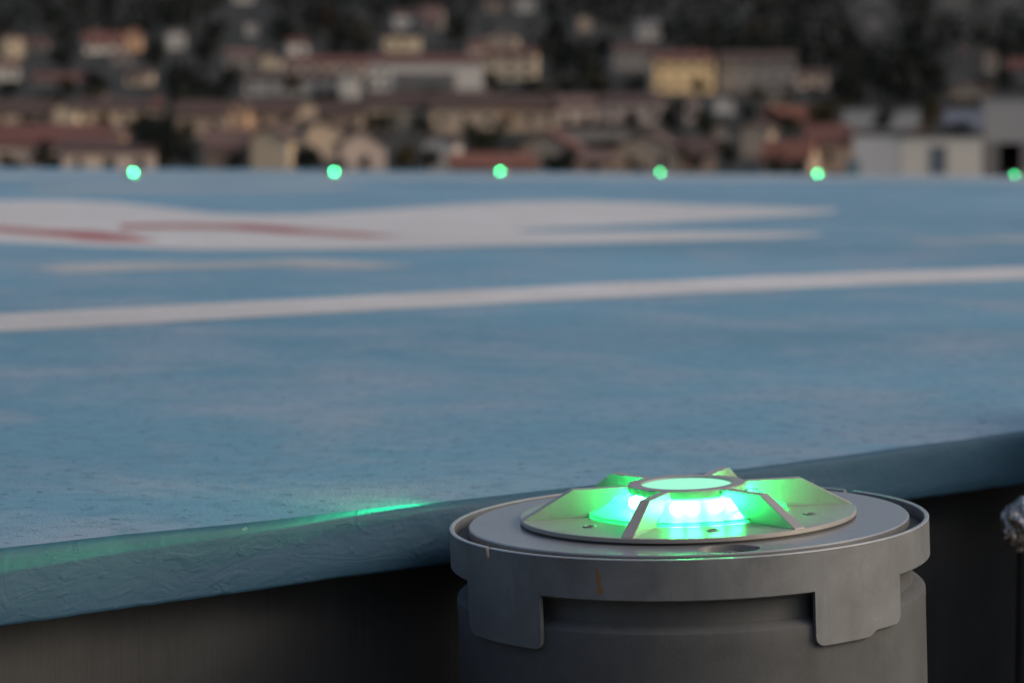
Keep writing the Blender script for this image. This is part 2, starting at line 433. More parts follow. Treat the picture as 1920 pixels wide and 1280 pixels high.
# star cover: top ring and six fins
HT = .0190+PT
bm = bmesh.new()
bm_lathe(bm, [(.0300, HT-.0048), (.0385, HT-.0048), (.0388, HT-.0040), (.0388, HT-.0004), (.0384, HT), (.0304, HT), (.0300, HT-.0004)], 96, True)
lpart('top_ring', bm_mesh(bm, 'top_ring', True, 30), M_PLATE)
ARMS = [-20, 40, 100, 160, 220, 280]
FP = [(.0375, HT-.0002), (.0765, HT-.0002), (.1098, PT+.0004), (.1098, PT-.0006), (.0640, PT-.0006), (.0470, HT-.0055), (.0375, HT-.0055)]
for a in ARMS:
    bm = bmesh.new(); th0, th1 = .0030, .0042
    def th(r): return th0+(th1-th0)*(r-.0375)/.072
    A = [bm.verts.new((r, -th(r), z)) for r, z in FP]; B = [bm.verts.new((r, th(r), z)) for r, z in FP]
    bm.faces.new(A); bm.faces.new(B[::-1])
    for i in range(len(FP)):
        j = (i+1) % len(FP); bm.faces.new((A[i], B[i], B[j], A[j]))
    bmesh.ops.rotate(bm, verts=bm.verts[:], cent=(0, 0, 0), matrix=Matrix.Rotation(R_(a-90), 3, 'Z'))
    o = lpart('fin', bm_mesh(bm, 'fin'), M_PLATE); bevel(o, .0005, 2)
# lens: faceted clear ring, lit top
bm = bmesh.new()
bm_lathe(bm, [(.066, PT+.0002), (.0665, PT+.0022), (.063, PT+.0045), (.055, PT+.0075), (.046, PT+.0125), (.041, HT-.0052)], 72)
lens = lpart('lens', bm_mesh(bm, 'lens', True, 25), M_LENS)
for r0, z0 in ((.0655, .0012),):
    bm = bmesh.new(); bm_lathe(bm, [(r0-.0012, PT+z0), (r0, PT+z0+.0014), (r0+.0012, PT+z0), (r0, PT+z0-.0008)], 72, True)
    lpart('lens_ridge', bm_mesh(bm, 'lens_ridge', True), M_LENS, lens)
bm = bmesh.new(); bm_lathe(bm, [(.0299, HT-.0052), (.0297, HT-.0014), (.028, HT-.0009), (.015, HT-.0004), (0, HT-.0003)], 64)
lpart('lens_top', bm_mesh(bm, 'lens_top', True), M_DIFF)
# core that carries the LEDs
bm = bmesh.new(); bm_lathe(bm, [(.052, PT-.001), (.0330, PT-.001), (.0318, PT+.001), (.0290, HT-.009), (.0295, HT-.0078), (0, HT-.0078)], 64)
lpart('led_core', bm_mesh(bm, 'led_core', True, 40), simple('core_white', (.5, .55, .52), .35))
bm = bmesh.new(); bmesh.ops.create_uvsphere(bm, u_segments=14, v_segments=8, radius=.0044)
led_me = bm_mesh(bm, 'led', True); led_me.materials.append(M_LED)
lr = random.Random(3)
for k in range(14):
    c = az(k*25.7+10+lr.uniform(-6, 6), .0345, PT+.0072+lr.uniform(-.0008, .0008))
    lpart('led', led_me, None, None, Matrix.Translation(c))
# beams leaving the lens: narrow lamps with a flat fan-shaped distribution
def beam(a, power):
    ld = bpy.data.lights.new('beam', 'POINT'); ld.energy = power; ld.shadow_soft_size = .0008; ld.color = (.015, 1, .25)
    ld.use_nodes = True; t = ld.node_tree; em = t.nodes['Emission']
    tc = t.nodes.new('ShaderNodeTexCoord'); sp = t.nodes.new('ShaderNodeSeparateXYZ'); t.links.new(tc.outputs['Normal'], sp.inputs[0])
    def M(op, x, y=0):
        n = t.nodes.new('ShaderNodeMath'); n.operation = op
        for i, v in enumerate((x, y)):
            if isinstance(v, (int, float)): n.inputs[i].default_value = v
            else: t.links.new(v, n.inputs[i])
        return n.outputs[0]
    z = sp.outputs[2]
    cut = M('MINIMUM', M('MAXIMUM', M('DIVIDE', M('ADD', z, .008), .008), 0), 1)      # shutter: almost nothing below the horizontal
    lobe = M('POWER', M('MAXIMUM', M('MULTIPLY', sp.outputs[1], -1), 0), 4.5)
    s = M('MULTIPLY', M('MULTIPLY', M('MULTIPLY', cut, cut), lobe), M('EXPONENT', M('DIVIDE', M('ABSOLUTE', z), -.16)))
    t.links.new(s, em.inputs['Strength'])
    o = bpy.data.objects.new('beam', ld); COL.objects.link(o); o.parent = lamp
    o.matrix_local = LINV @ TILT @ Matrix.Translation(az(a, .150, -.0009)) @ Matrix.Rotation(R_(a), 4, 'Z')
    return o
for k in range(6): beam(10+60*k, 4.6)

# ------------------------------------------------------------------ far perimeter lights (same family, smaller in the picture)
far_px = [(250, 323, 1.0), (627, 322, 1.0), (938, 321, .8), (1238, 323, .42), (1533, 325, .75), (1902, 328, .36)]
far_lab = ['leftmost of the far green lights, glowing bright mint', 'second far green light from the left on the far deck edge', 'third far green light from the left, above the middle of the deck',
           'dimmer far green light, fourth from the left', 'bright far green light in front of the gap left of the white shed', 'dim far green light at the right edge of the photo, below the grey block']
bm = bmesh.new(); bm_lathe(bm, [(.085, 0), (.084, .006), (.06, .010), (0, .010)], 40); fbase = bm_mesh(bm, 'base_plate', True, 30)
fbase.materials.append(M_DISC)
bm = bmesh.new(); bm_lathe(bm, [(.026, .046), (.034, .046), (.034, .050), (.026, .050)], 32, True)
for a in ARMS:
    b2 = bmesh.new(); fp = [(.033, .050), (.050, .050), (.078, .011), (.060, .0105), (.033, .046)]
    A = [b2.verts.new((r, -.003, z)) for r, z in fp]; B = [b2.verts.new((r, .003, z)) for r, z in fp]
    b2.faces.new(A); b2.faces.new(B[::-1])
    for i in range(len(fp)): b2.faces.new((A[i], B[i], B[(i+1) % len(fp)], A[(i+1) % len(fp)]))
    bmesh.ops.rotate(b2, verts=b2.verts[:], cent=(0, 0, 0), matrix=Matrix.Rotation(R_(a-90), 3, 'Z'))
    tm = bpy.data.meshes.new('tmp'); b2.to_mesh(tm); b2.free(); bm.from_mesh(tm)
fcage = bm_mesh(bm, 'fin_cage'); fcage.materials.append(M_PLATE)
for i, (px, py, s) in enumerate(far_px):
    d = ray(px, py); t = (.028-HC)/(d.z+CF*d.x)
    e = empty('perimeter_light', (d.x*t, t, dz(d.x*t)))
    tag(e, far_lab[i], 'light', 'green lights along the far deck edge')
    link('base_plate', fbase, e); link('fin_cage', fcage, e)
    bm = bmesh.new(); bmesh.ops.create_uvsphere(bm, u_segments=16, v_segments=10, radius=.0065)
    for v in bm.verts: v.co.z = v.co.z*.9 + .028
    link('lens', bm_mesh(bm, 'lens', True), e, led_mat('far_led', 88*s, (.055, 1, .33)))

# ------------------------------------------------------------------ crumpled foil at the right
d = ray(1923, 984); fp = Vector((d.x*2.16, 2.16, HC+d.z*2.16))
fo = empty('foil_bundle', fp)
tag(fo, 'crumpled shiny foil bundle glinting against the dark wall at the right', 'foil')
bm = bmesh.new(); bmesh.ops.create_icosphere(bm, subdivisions=5, radius=.020)
for v in bm.verts:
    c = v.co.normalized()
    k = 1 + .22*noise.noise(c*2.3) + .10*abs(noise.noise(c*7+Vector((3, 1, 2)))) + .085*abs(noise.noise(c*15)) + .05*noise.noise(c*31)
    v.co = Vector((c.x*1.0, c.y*.8, c.z*1.1))*.020*k
tf = NT('foil'); tf.base(tf.mix(tf.noise(tf.obj(), 70, 2), (.58, .57, .58), (.60, .50, .40))); tf.p.inputs['Metallic'].default_value = 1; tf.rough(.2)
link('wrap', bm_mesh(bm, 'wrap'), fo, tf.m)
bm = bmesh.new(); bm_lathe(bm, [(.007, -.82), (.007, -.015), (0, -.015)], 14)
link('cable', bm_mesh(bm, 'cable', True, 40), fo, M_DARK)

# ------------------------------------------------------------------ terrain
TP = [(-4000, -12), (200, -12), (290, -6), (330, -3.2), (450, 2.4), (550, 9.8), (700, 22.6), (1000, 57.8), (1300, 110), (1700, 180), (2600, 240), (4000, 240)]
def tz(y):
    for (a, za), (b, zb) in zip(TP, TP[1:]):
        if a <= y <= b: return za+(zb-za)*(y-a)/(b-a)
    return TP[-1][1]
def hit(px, py):
    d = ray(px, py); y = 225.0
    while y < 2500:
        if HC+d.z*y <= tz(y): break
        y += 1
    return Vector((d.x*y, y, tz(y)))
ys = [-2500, -1000, 0, 150, 200] + list(range(230, 1720, 20)) + [2000, 2600, 3500]
xs = [-3000, -1500, -800] + list(range(-500, 501, 50)) + [800, 1500, 3000]
me = mesh('hillside', [(x, y, tz(y)) for y in ys for x in xs], [(j*len(xs)+i, j*len(xs)+i+1, (j+1)*len(xs)+i+1, (j+1)*len(xs)+i) for j in range(len(ys)-1) for i in range(len(xs)-1)], True)
tt = NT('hill_ground'); v = tt.obj(); a = tt.noise(v, .03, 6, .7); b = tt.noise(v, .25, 4)
c = tt.mix(tt.ramp(a, [(.35, 0), (.65, 1)]), (.008, .011, .009), (.020, .019, .015)); c = tt.mix(tt.math('MULTIPLY', b, .5), c, (.012, .013, .010)); tt.base(c); tt.rough(.95)
tag(link('hillside', me, None, tt.m), kind='structure')

# ------------------------------------------------------------------ houses on the hillside
WALLS = {'cream': (.56, .46, .34), 'pink': (.52, .42, .37), 'grey': (.44, .43, .42), 'white': (.58, .55, .52), 'pale': (.66, .64, .63), 'bright': (.84, .77, .67), 'yellow': (.82, .60, .34), 'tan': (.36, .27, .21), 'orange': (.56, .36, .23), 'beige': (.48, .38, .29), 'dim': (.26, .245, .235), 'blue': (.40, .42, .50)}
ROOFS = {'brown': (.068, .042, .039), 'red': (.115, .048, .042), 'orange': (.17, .068, .048), 'dark': (.042, .036, .037), 'grey': (.13, .13, .14), 'rose': (.13, .082, .074)}
MW = {k: simple('wall_'+k, c, .85, 0, .12, .35) for k, c in WALLS.items()}
def tile_mat(k, c):
    t = NT('roof_'+k); v = t.obj(); f = t.noise(v, .9, 5, .7); g = t.noise(v, .15, 2)
    t.base(t.mix(t.math('MULTIPLY', t.math('ADD', f, g), .5), tuple(x*.6 for x in c), tuple(min(1, x*1.45) for x in c))); t.rough(.85)
    wv = t.node('ShaderNodeTexWave', wave_type='BANDS', bands_direction='X'); wv.inputs['Scale'].default_value = 1.6; t.l.new(v, wv.inputs['Vector'])
    t.bump(wv.outputs['Fac'], .5, .05); return t.m
MR = {k: tile_mat(k, c) for k, c in ROOFS.items()}
tg = NT('window_glass'); tg.base((.025, .028, .03)); tg.rough(.15); M_GLASS = tg.m
M_SHUT = simple('shutter', (.16, .12, .10), .7)
bmw = bmesh.new(); bm_box(bmw, -.5, .5, -.06, .05, 0, 1); win_me = bm_mesh(bmw, 'window'); win_me.materials.append(M_GLASS)
bmw = bmesh.new(); bm_box(bmw, -.35, .35, -.35, .35, -1.2, 1.0); bm_box(bmw, -.43, .43, -.43, .43, 1.0, 1.15); chim_me = bm_mesh(bmw, 'chimney'); chim_me.materials.append(MW['tan'])
RECTS = []; HOUSES = []
def wall_roof(w, h, dp, rh, typ, ov=.45, th=.28):
    """wall and roof bmeshes; front faces -Y, centre of the front at the origin"""
    bw, br = bmesh.new(), bmesh.new(); x = w/2
    if typ == 'long':
        pr = [(0, -4), (0, h), (dp/2, h+rh), (dp, h), (dp, -4)]
        A = [bw.verts.new((-x, y, z)) for y, z in pr]; B = [bw.verts.new((x, y, z)) for y, z in pr]
        k = rh/(dp/2)
        rp = [(-ov, h-k*ov+.02), (dp/2, h+rh+.02), (dp+ov, h-k*ov+.02), (dp+ov, h-k*ov+th), (dp/2, h+rh+th+.05), (-ov, h-k*ov+th)]
        C = [br.verts.new((-x-ov*.6, y, z)) for y, z in rp]; Dd = [br.verts.new((x+ov*.6, y, z)) for y, z in rp]
    elif typ == 'front':
        pr = [(-x, -4), (-x, h), (0, h+rh), (x, h), (x, -4)]
        A = [bw.verts.new((a, 0, z)) for a, z in pr]; B = [bw.verts.new((a, dp, z)) for a, z in pr]
        k = rh/x
        rp = [(-x-ov, h-k*ov+.02), (0, h+rh+.02), (x+ov, h-k*ov+.02), (x+ov, h-k*ov+th), (0, h+rh+th+.05), (-x-ov, h-k*ov+th)]
        C = [br.verts.new((a, -ov, z)) for a, z in rp]; Dd = [br.verts.new((a, dp+ov, z)) for a, z in rp]
    else:
        bm_box(bw, -x, x, 0, dp, -4, h); A = None
        if typ == 'flat':
            bm_box(br, -x-.25, x+.25, -.25, dp+.25, h+.003, h+max(.35, rh)); C = None
        else:  # hip
            b_ = [br.verts.new(c) for c in ((-x-ov, -ov, h+.01), (x+ov, -ov, h+.01), (x+ov, dp+ov, h+.01), (-x-ov, dp+ov, h+.01))]
            ins = min(x*.75, dp/2)
            t_ = [br.verts.new((-x+ins, dp/2, h+rh)), br.verts.new((x-ins, dp/2, h+rh))]
            br.faces.new(b_[::-1]); br.faces.new((b_[0], b_[1], t_[1], t_[0])); br.faces.new((b_[2], b_[3], t_[0], t_[1])); br.faces.new((b_[1], b_[2], t_[1])); br.faces.new((b_[3], b_[0], t_[0])); C = None
    for bb, P_, Q_ in ((bw, A, B if A else None), (br, C, Dd if C else None)):
        if not P_: continue
        bb.faces.new(P_); bb.faces.new(Q_[::-1])
        for i in range(len(P_)): bb.faces.new((P_[i], Q_[i], Q_[(i+1) % len(P_)], P_[(i+1) % len(P_)]))
    return bw, br
def house(short, x0, x1, yt, yw, yb, wc, rc, typ, label, yaw=0, wins=None, dist=None, name='house', cat='house', dp=None, chim=False):
    base = hit((x0+x1)/2, yb)
    if dist: 
        d = ray((x0+x1)/2, yb); base = Vector((d.x*dist, dist, HC+d.z*dist))
    y = base.y; k = y/F
    w = (x1-x0)*k; h = (yb-yw)*k; rh = max(.3, (yw-yt)*k)
    dp = dp or max(6.5, min(11, w*.8))
    if typ == 'long': dp = max(dp, rh*2.2)
    e = empty(name, base, (0, 0, -math.atan2(base.x, base.y)+R_(yaw)))
    tag(e, label, cat, 'houses on the hillside' if cat == 'house' else None)
    bw, br = wall_roof(w, h, dp, rh, typ)
    link('wall', bm_mesh(bw, 'wall'), e, MW[wc]); r = link('roof', bm_mesh(br, 'roof'), e, MR[rc])
    if chim and typ in ('long', 'front'):
        c = link('chimney', chim_me, r); c.location = (random.uniform(-.3, .3)*w, dp/2+.1, h+rh) if typ == 'long' else (0.2, dp*.5, h+rh)
    rows = max(1, int(h/2.6)); cols = max(1, int(w/3.2))
    if wins is None: wins = min(rows*cols, 8)
    if typ == 'front' and cols < 2: wins = 0
    slots = [(i, j) for j in range(rows) for i in range(cols)]; random.shuffle(slots)
    for i, j in slots[:wins]:
        o = link('window', win_me, e)
        hh = min(1.35, h/rows*.55)
        o.scale = (random.choice((.9, 1.1, 1.5)), 1, hh)
        o.location = (-w/2+(i+.5)*w/cols+(random.uniform(-.22, .22)*w if cols == 1 else 0), 0, h-(j+.5)*h/rows-hh/2)
    RECTS.append((x0-4, x1+4, yt-2, yb, y)); HOUSES.append((short, (x0+x1)/2, (yt+yb)/2))
    return e
H = house
# far up the slope
H('cream house at the far upper left', 8, 44, 62, 72, 108, 'cream', 'brown', 'hip', 'tall cream house at the far upper left of the hillside', 4)
H('low red-roofed house at the upper left', 44, 90, 74, 82, 96, 'dim', 'red', 'long', 'low dim house with a red roof, right of the tall cream house at far left', -6)
H('grey house at the left edge', -8, 38, 110, 126, 152, 'grey', 'rose', 'long', 'grey-white house with a rosy roof at the left edge of the photo', 5)
H('house with the orange roof', 160, 236, 62, 84, 100, 'white', 'red', 'long', 'white-walled house under a broad red roof, upper left slope', 8, chim=True)
H('orange gabled annex', 232, 262, 54, 68, 96, 'orange', 'orange', 'front', 'narrow orange gabled annex beside the broad red roof', -10)
H('pinkish cottage', 210, 248, 98, 106, 122, 'dim', 'rose', 'long', 'small pinkish cottage below the orange gabled annex')
H('small grey-white house', 314, 348, 56, 64, 94, 'grey', 'grey', 'flat', 'small grey-white cube house alone among dark trees', 10, wins=1)
H('little grey house', 460, 482, 36, 44, 68, 'grey', 'dark', 'hip', 'little grey house high among trees, upper left of centre', wins=1)
H('white house cut by the top edge at left', 438, 476, -26, -14, 6, 'white', 'brown', 'long', 'white house cut by the top edge of the photo, left of centre')
H('beige hut', 236, 282, 132, 140, 160, 'beige', 'brown', 'long', 'small beige house behind the dark trees, below the orange-roofed houses', -8)
H('long low brown roof', 62, 166, 138, 150, 158, 'dim', 'red', 'long', 'long low house, mostly dull red roof, on the left slope')
H('pale pink house', 424, 486, 94, 106, 132, 'dim', 'rose', 'long', 'dim rosy house left of the bright cream gable', 5)
H('bright cream gable', 488, 528, 98, 110, 132, 'cream', 'brown', 'front', 'small bright cream gable house up left of the long terraces', -5)
H('narrow white house', 540, 578, 74, 82, 110, 'white', 'red', 'long', 'narrow white house rising above the upper long terrace', 6)
H('upper long terrace', 540, 690, 106, 120, 144, 'pink', 'red', 'long', 'long pinkish terrace with a red roof, left of the apartment block', 2, chim=True)
H('lower long terrace', 458, 640, 138, 150, 180, 'grey', 'brown', 'long', 'long light grey terrace in front of the upper pinkish one', -2, wins=8)
H('pale end house', 636, 670, 136, 146, 184, 'white', 'brown', 'front', 'pale gable house closing the right end of the grey terrace', -4, wins=1)
# apartment block: two white wings and a recessed centre
b = H('apartment block', 692, 906, 104, 118, 170, 'white', 'red', 'long', 'long white apartment block with a recessed grey balcony front', 0, wins=0, dp=12)
k = b.location.y/F; bw_ = (906-692)*k; bh_ = 52*k
bm = bmesh.new(); bm_box(bm, -bw_/2+48*k, bw_/2-52*k, -.35, -.01, .05, bh_-18*k)
bf = link('balcony_front', bm_mesh(bm, 'balcony_front'), b, simple('balcony_grey', (.20, .20, .21), .7))
for j in range(3):
    bm = bmesh.new(); bm_box(bm, -bw_/2+48*k, bw_/2-52*k, -1.0, -.36, .25+j*1.5, .37+j*1.5); link('balcony_slab', bm_mesh(bm, 'balcony_slab'), bf, MW['dim'])
for i in range(4):
    o = link('window', win_me, b); o.scale = (1.1, 1, 1.3); o.location = (-bw_/2+(10+20*(i % 2))*k, 0, 1.0+2.5*(i//2))
H('house with the russet side roof', 740, 788, 20, 30, 56, 'white', 'brown', 'long', 'white house high on the slope above the apartment block', 8)
H('russet roofed house', 786, 826, 12, 42, 58, 'dim', 'rose', 'long', 'dim house with a tall russet roof right of the high white house', -8)
H('cream terrace house', 720, 790, 60, 70, 98, 'cream', 'dark', 'flat', 'low flat cream house just below the high white house', 4, wins=2)
H('pink house by the block', 880, 912, 78, 88, 118, 'pink', 'red', 'long', 'small pink house rising behind the right end of the apartment block', 6)
H('upper cream house', 908, 968, 60, 70, 96, 'cream', 'rose', 'hip', 'cream house with a hipped rosy roof standing above the wide cream house', -6)
H('wide cream house', 908, 1004, 92, 104, 150, 'cream', 'red', 'long', 'wide cream-yellow house right of the apartment block', -4)
H('cream house at the top edge', 912, 946, -6, 4, 22, 'beige', 'brown', 'long', 'beige house near the top edge of the photo, centre')
H('white house at the top edge', 966, 1002, -12, -2, 24, 'grey', 'grey', 'hip', 'grey-white house near the top edge, right of the beige one')
H('tiny cream house', 1084, 1110, 28, 36, 60, 'beige', 'brown', 'front', 'tiny cream gable house alone among trees right of top centre', wins=1)
H('small white hill house', 1196, 1242, 40, 50, 74, 'grey', 'grey', 'long', 'small grey-white house among dark trees above the yellow house', 10)
H('grey house by the yellow one', 1150, 1222, 82, 96, 132, 'dim', 'brown', 'long', 'dim grey house with a brown roof, upper left of the yellow house', 8)
H('yellow house', 1226, 1340, 98, 114, 176, 'yellow', 'red', 'long', 'bright yellow house with a red roof, right of centre', 7, chim=True)
H('grey mansion', 1352, 1492, 98, 112, 172, 'dim', 'brown', 'long', 'broad grey house with rows of windows right of the yellow house', 3, wins=8)
H('white annex', 1490, 1554, 132, 140, 166, 'pink', 'brown', 'long', 'low pale annex at the right end of the broad grey house', 10)
H('faint house up right', 1626, 1652, 26, 34, 54, 'dim', 'rose', 'front', 'faint pinkish house high in the dark wood at upper right', wins=1)
H('russet house at right', 1798, 1818, 90, 98, 122, 'dim', 'red', 'hip', 'small dull red-roofed house in the dark wood at right', wins=1)
H('beige tower house', 1846, 1868, 92, 100, 136, 'beige', 'brown', 'hip', 'narrow dim beige house in the dark wood, above the grey block', wins=1)
H('white house at the top right', 1616, 1656, -30, -16, 4, 'dim', 'grey', 'long', 'pale house cut by the top edge, left of three at upper right')
H('second white house at the top right', 1766, 1808, -26, -12, 8, 'dim', 'grey', 'hip', 'pale hip-roofed house cut by the top edge, middle of three at upper right')
H('third white house at the top right', 1870, 1910, -28, -14, 5, 'dim', 'grey', 'long', 'pale house cut by the top edge in the upper right corner')
H('right brown house', 1890, 1940, 112, 130, 150, 'dim', 'red', 'long', 'brown house cut by the right edge, above the grey block')
# middle rows
H('long terrace at the left edge', -20, 104, 190, 212, 236, 'beige', 'brown', 'long', 'long beige terrace with a dark red roof at the left edge, middle row', 2)
H('beige end house', 100, 142, 192, 206, 240, 'cream', 'brown', 'front', 'bright beige gable house at the right end of the left-edge terrace', -8, wins=1)
H('second left terrace', 144, 284, 188, 206, 234, 'beige', 'brown', 'long', 'beige terrace under a brown roof above the large round dark tree', 2, chim=True)
H('little red-roofed house', 284, 306, 186, 200, 216, 'tan', 'red', 'long', 'little red-roofed house at the right end of the beige terrace')
H('tan house row', 330, 426, 192, 214, 258, 'tan', 'brown', 'long', 'tan house row with a wide brown roof right of the large dark tree', -3, wins=3)
H('orange-beige gable', 420, 464, 192, 206, 244, 'orange', 'rose', 'front', 'orange-beige gable house right of the tan row', -10, wins=1)
H('brown roof house', 466, 560, 190, 212, 240, 'tan', 'brown', 'long', 'brown-roofed tan house between the orange gable and the centre', 4)
H('small peach gable', 558, 604, 190, 202, 224, 'beige', 'rose', 'front', 'small peach gable house below the grey terrace', 6, wins=1)
H('brown cottage', 596, 676, 192, 214, 262, 'tan', 'brown', 'long', 'brown cottage left of the long central beige row', -4)
H('central row, left house', 690, 804, 178, 202, 246, 'cream', 'brown', 'long', 'left house of the long beige row across the centre', 1, wins=4)
H('central row, middle house', 808, 936, 176, 202, 250, 'beige', 'brown', 'long', 'middle house of the long beige row across the centre', -1, chim=True, wins=4)
H('central row, right house', 938, 1048, 180, 205, 246, 'beige', 'brown', 'long', 'right house of the long beige row across the centre', -3, wins=3)
H('pale house right of the row', 1046, 1118, 182, 198, 246, 'pink', 'rose', 'long', 'pale pinkish house at the right end of the long beige row', 5)
H('white shed on the slope', 1012, 1040, 154, 164, 186, 'white', 'grey', 'flat', 'tiny white shed above the long beige row', wins=0, name='shed', cat='shed')
H('pinkish row house', 1128, 1242, 176, 192, 232, 'pink', 'brown', 'long', 'pinkish cream house with many windows below the yellow house', -3, wins=6)
H('flat dark garage', 1050, 1176, 232, 242, 272, 'dim', 'dark', 'flat', 'low dark flat-roofed garage right of the central row', 2, wins=0, name='garage', cat='garage')
H('small pink tower', 1286, 1312, 180, 190, 232, 'pink', 'brown', 'hip', 'slim pinkish house right of the pinkish row house', wins=1)
H('small white gable', 1340, 1376, 178, 188, 214, 'grey', 'rose', 'front', 'small white gable house below the broad grey house', 8, wins=1)
H('tiny bright gable', 1444, 1476, 176, 186, 208, 'cream', 'brown', 'front', 'tiny bright cream gable left of the olive tree', -6, wins=1)
H('orange-red roof', 1434, 1520, 202, 228, 242, 'tan', 'orange', 'long', 'low house with a long orange-red roof left of the olive tree', 5, wins=1)
H('peach house', 1336, 1366, 234, 246, 274, 'pink', 'rose', 'front', 'peach gable house in the cluster left of the olive tree', wins=1)
H('orange-beige house', 1390, 1442, 228, 242, 294, 'beige', 'rose', 'front', 'orange-beige gable house below the long orange-red roof', -8, wins=2)
H('long pale hall', 1582, 1724, 200, 206, 244, 'grey', 'grey', 'flat', 'long pale grey hall behind the white shed at right', 0, wins=0, name='hall', cat='building', dp=10)
H('beige gable at right', 1782, 1850, 154, 172, 206, 'beige', 'rose', 'front', 'beige gable house left above the big grey block', -6, wins=2)
H('bluish house', 1772, 1842, 198, 206, 244, 'blue', 'grey', 'flat', 'bluish white flat building between the olive tree and the grey block', 0, wins=0)
# front rows, bases hidden behind the deck edge
H('dark red roof at the left', -20, 206, 236, 272, 322, 'pink', 'red', 'long', 'long house under a dark red roof at the lower left', 2, wins=4)
H('beige gable in front at left', 100, 138, 250, 264, 300, 'cream', 'brown', 'front', 'beige gable rising before the long dark red roof', -4, wins=1, dist=338)
H('peach gable at the left', 186, 226, 238, 252, 292, 'orange', 'rose', 'front', 'peach gable at the right end of the long dark red roof', -10, wins=0)
H('pink wall house', 120, 292, 268, 284, 330, 'pink', 'brown', 'long', 'low pink-walled house behind the leftmost far green light', 3, wins=4, dist=318)
H('tan roof house', 386, 476, 246, 280, 322, 'tan', 'rose', 'long', 'tan house with a broad sloping roof right of the large dark tree', -6)
H('bright beige gable', 470, 542, 238, 262, 326, 'cream', 'rose', 'front', 'tall bright beige gable between the two leftmost far lights', -12, wins=2)
H('cream cottage', 574, 640, 226, 244, 300, 'beige', 'brown', 'front', 'cream cottage behind the second far green light', 10, wins=1)
H('white-pink gable', 640, 724, 244, 272, 322, 'pink', 'brown', 'front', 'broad white-pink gable right of the second far green light', 8, wins=2)
H('grey-white gable', 794, 852, 252, 268, 322, 'white', 'brown', 'front', 'pale grey-white gable left of the third far green light', -10, wins=0)
H('long red roof in front', 846, 1004, 292, 314, 340, 'tan', 'orange', 'long', 'low long red roof right behind the third far green light', 2, wins=0, dist=300)
H('gable with the red slope', 968, 1078, 248, 282, 324, 'beige', 'red', 'front', 'beige gable house with red roof slopes, right of the third far light', -14, wins=2)
H('brown roofed cottage', 1078, 1150, 286, 304, 330, 'tan', 'rose', 'long', 'brown-roofed cottage left of the fourth far light', 4)
H('broad beige gable', 1150, 1274, 250, 284, 324, 'beige', 'rose', 'front', 'broad beige gable with rosy roof behind the fourth far light', -10, wins=2)
H('brown house', 1282, 1342, 264, 290, 324, 'tan', 'brown', 'long', 'dull brown house right of the broad beige gable', 6)
H('red roof by the fifth light', 1426, 1518, 268, 300, 330, 'beige', 'orange', 'long', 'beige house with a bright red roof left behind the fifth far light', -12, wins=2)
H('russet house by the olive tree', 1514, 1594, 238, 268, 324, 'tan', 'red', 'long', 'russet-roofed tan house below the olive tree', 6)
H('orange house end', 1584, 1606, 256, 266, 324, 'orange', 'rose', 'front', 'narrow orange wall house touching the left end of the white shed', -4, wins=0)
# white shed and grey block at the right
g = H('white shed', 1690, 1840, 252, 257, 326, 'bright', 'grey', 'flat', 'long white shed with a grey door at the lower right of the hillside', 0, wins=0, dist=262, name='shed', cat='shed', dp=9)
k = 262/F
bm = bmesh.new(); bm_box(bm, -165*k, -75.2*k, .05, 8.5, -4, 68.5*k); link('side_wing', bm_mesh(bm, 'side_wing'), g, MW['pale'])
bm = bmesh.new(); bm_box(bm, -22*k, 10*k, -.06, .04, 0, 50*k); dr_ = link('door', bm_mesh(bm, 'door'), g, simple('door_grey', (.15, .17, .20), .6))
bm = bmesh.new(); bm_box(bm, -24*k, 12*k, -.12, -.061, 50*k, 52.5*k); link('lintel', bm_mesh(bm, 'lintel'), dr_, MW['grey'])
RECTS.append((1600, 1700, 252, 326, 262))
H('peach dormer', 1712, 1742, 240, 246, 262, 'orange', 'rose', 'front', 'small peach gable peeking over the white shed roof', 0, wins=0, dist=285)
g = H('grey block', 1846, 2030, 178, 184, 268, 'grey', 'grey', 'flat', 'big plain grey block building cut by the right edge of the photo', 0, wins=0, dist=290, name='building', cat='building', dp=10)
k = 290/F
for (xa, xb) in ((-92, -64), (-22, -6), (60, 92)):
    bm = bmesh.new(); bm_box(bm, xa*k, xb*k, .1, 9.8, -60*k-4, -4.01 if False else -.02); link('pillar', bm_mesh(bm, 'pillar'), g, MW['dim'])
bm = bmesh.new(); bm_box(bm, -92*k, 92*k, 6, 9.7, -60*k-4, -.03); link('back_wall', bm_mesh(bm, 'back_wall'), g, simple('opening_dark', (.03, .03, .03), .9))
for o in g.children:
    if o.name.startswith('wall'):
        for v in o.data.vertices:
            if v.co.z < 0: v.co.z = 0
d = ray(1600, 330); 
bx = empty('cabinet', (d.x*255, 255, HC+d.z*255), (0, 0, 0)); tag(bx, 'small teal cabinet at the left foot of the white shed', 'cabinet')
bm = bmesh.new(); bm_box(bm, -.6, .6, 0, .7, -.6, 1.5); link('body', bm_mesh(bm, 'body'), bx, simple('teal', (.10, .20, .24), .5))
bm = bmesh.new(); bm_box(bm, -.68, .68, -.08, .78, 1.502, 1.6); link('lid', bm_mesh(bm, 'lid'), bx, simple('teal_lid', (.08, .14, .17), .5))

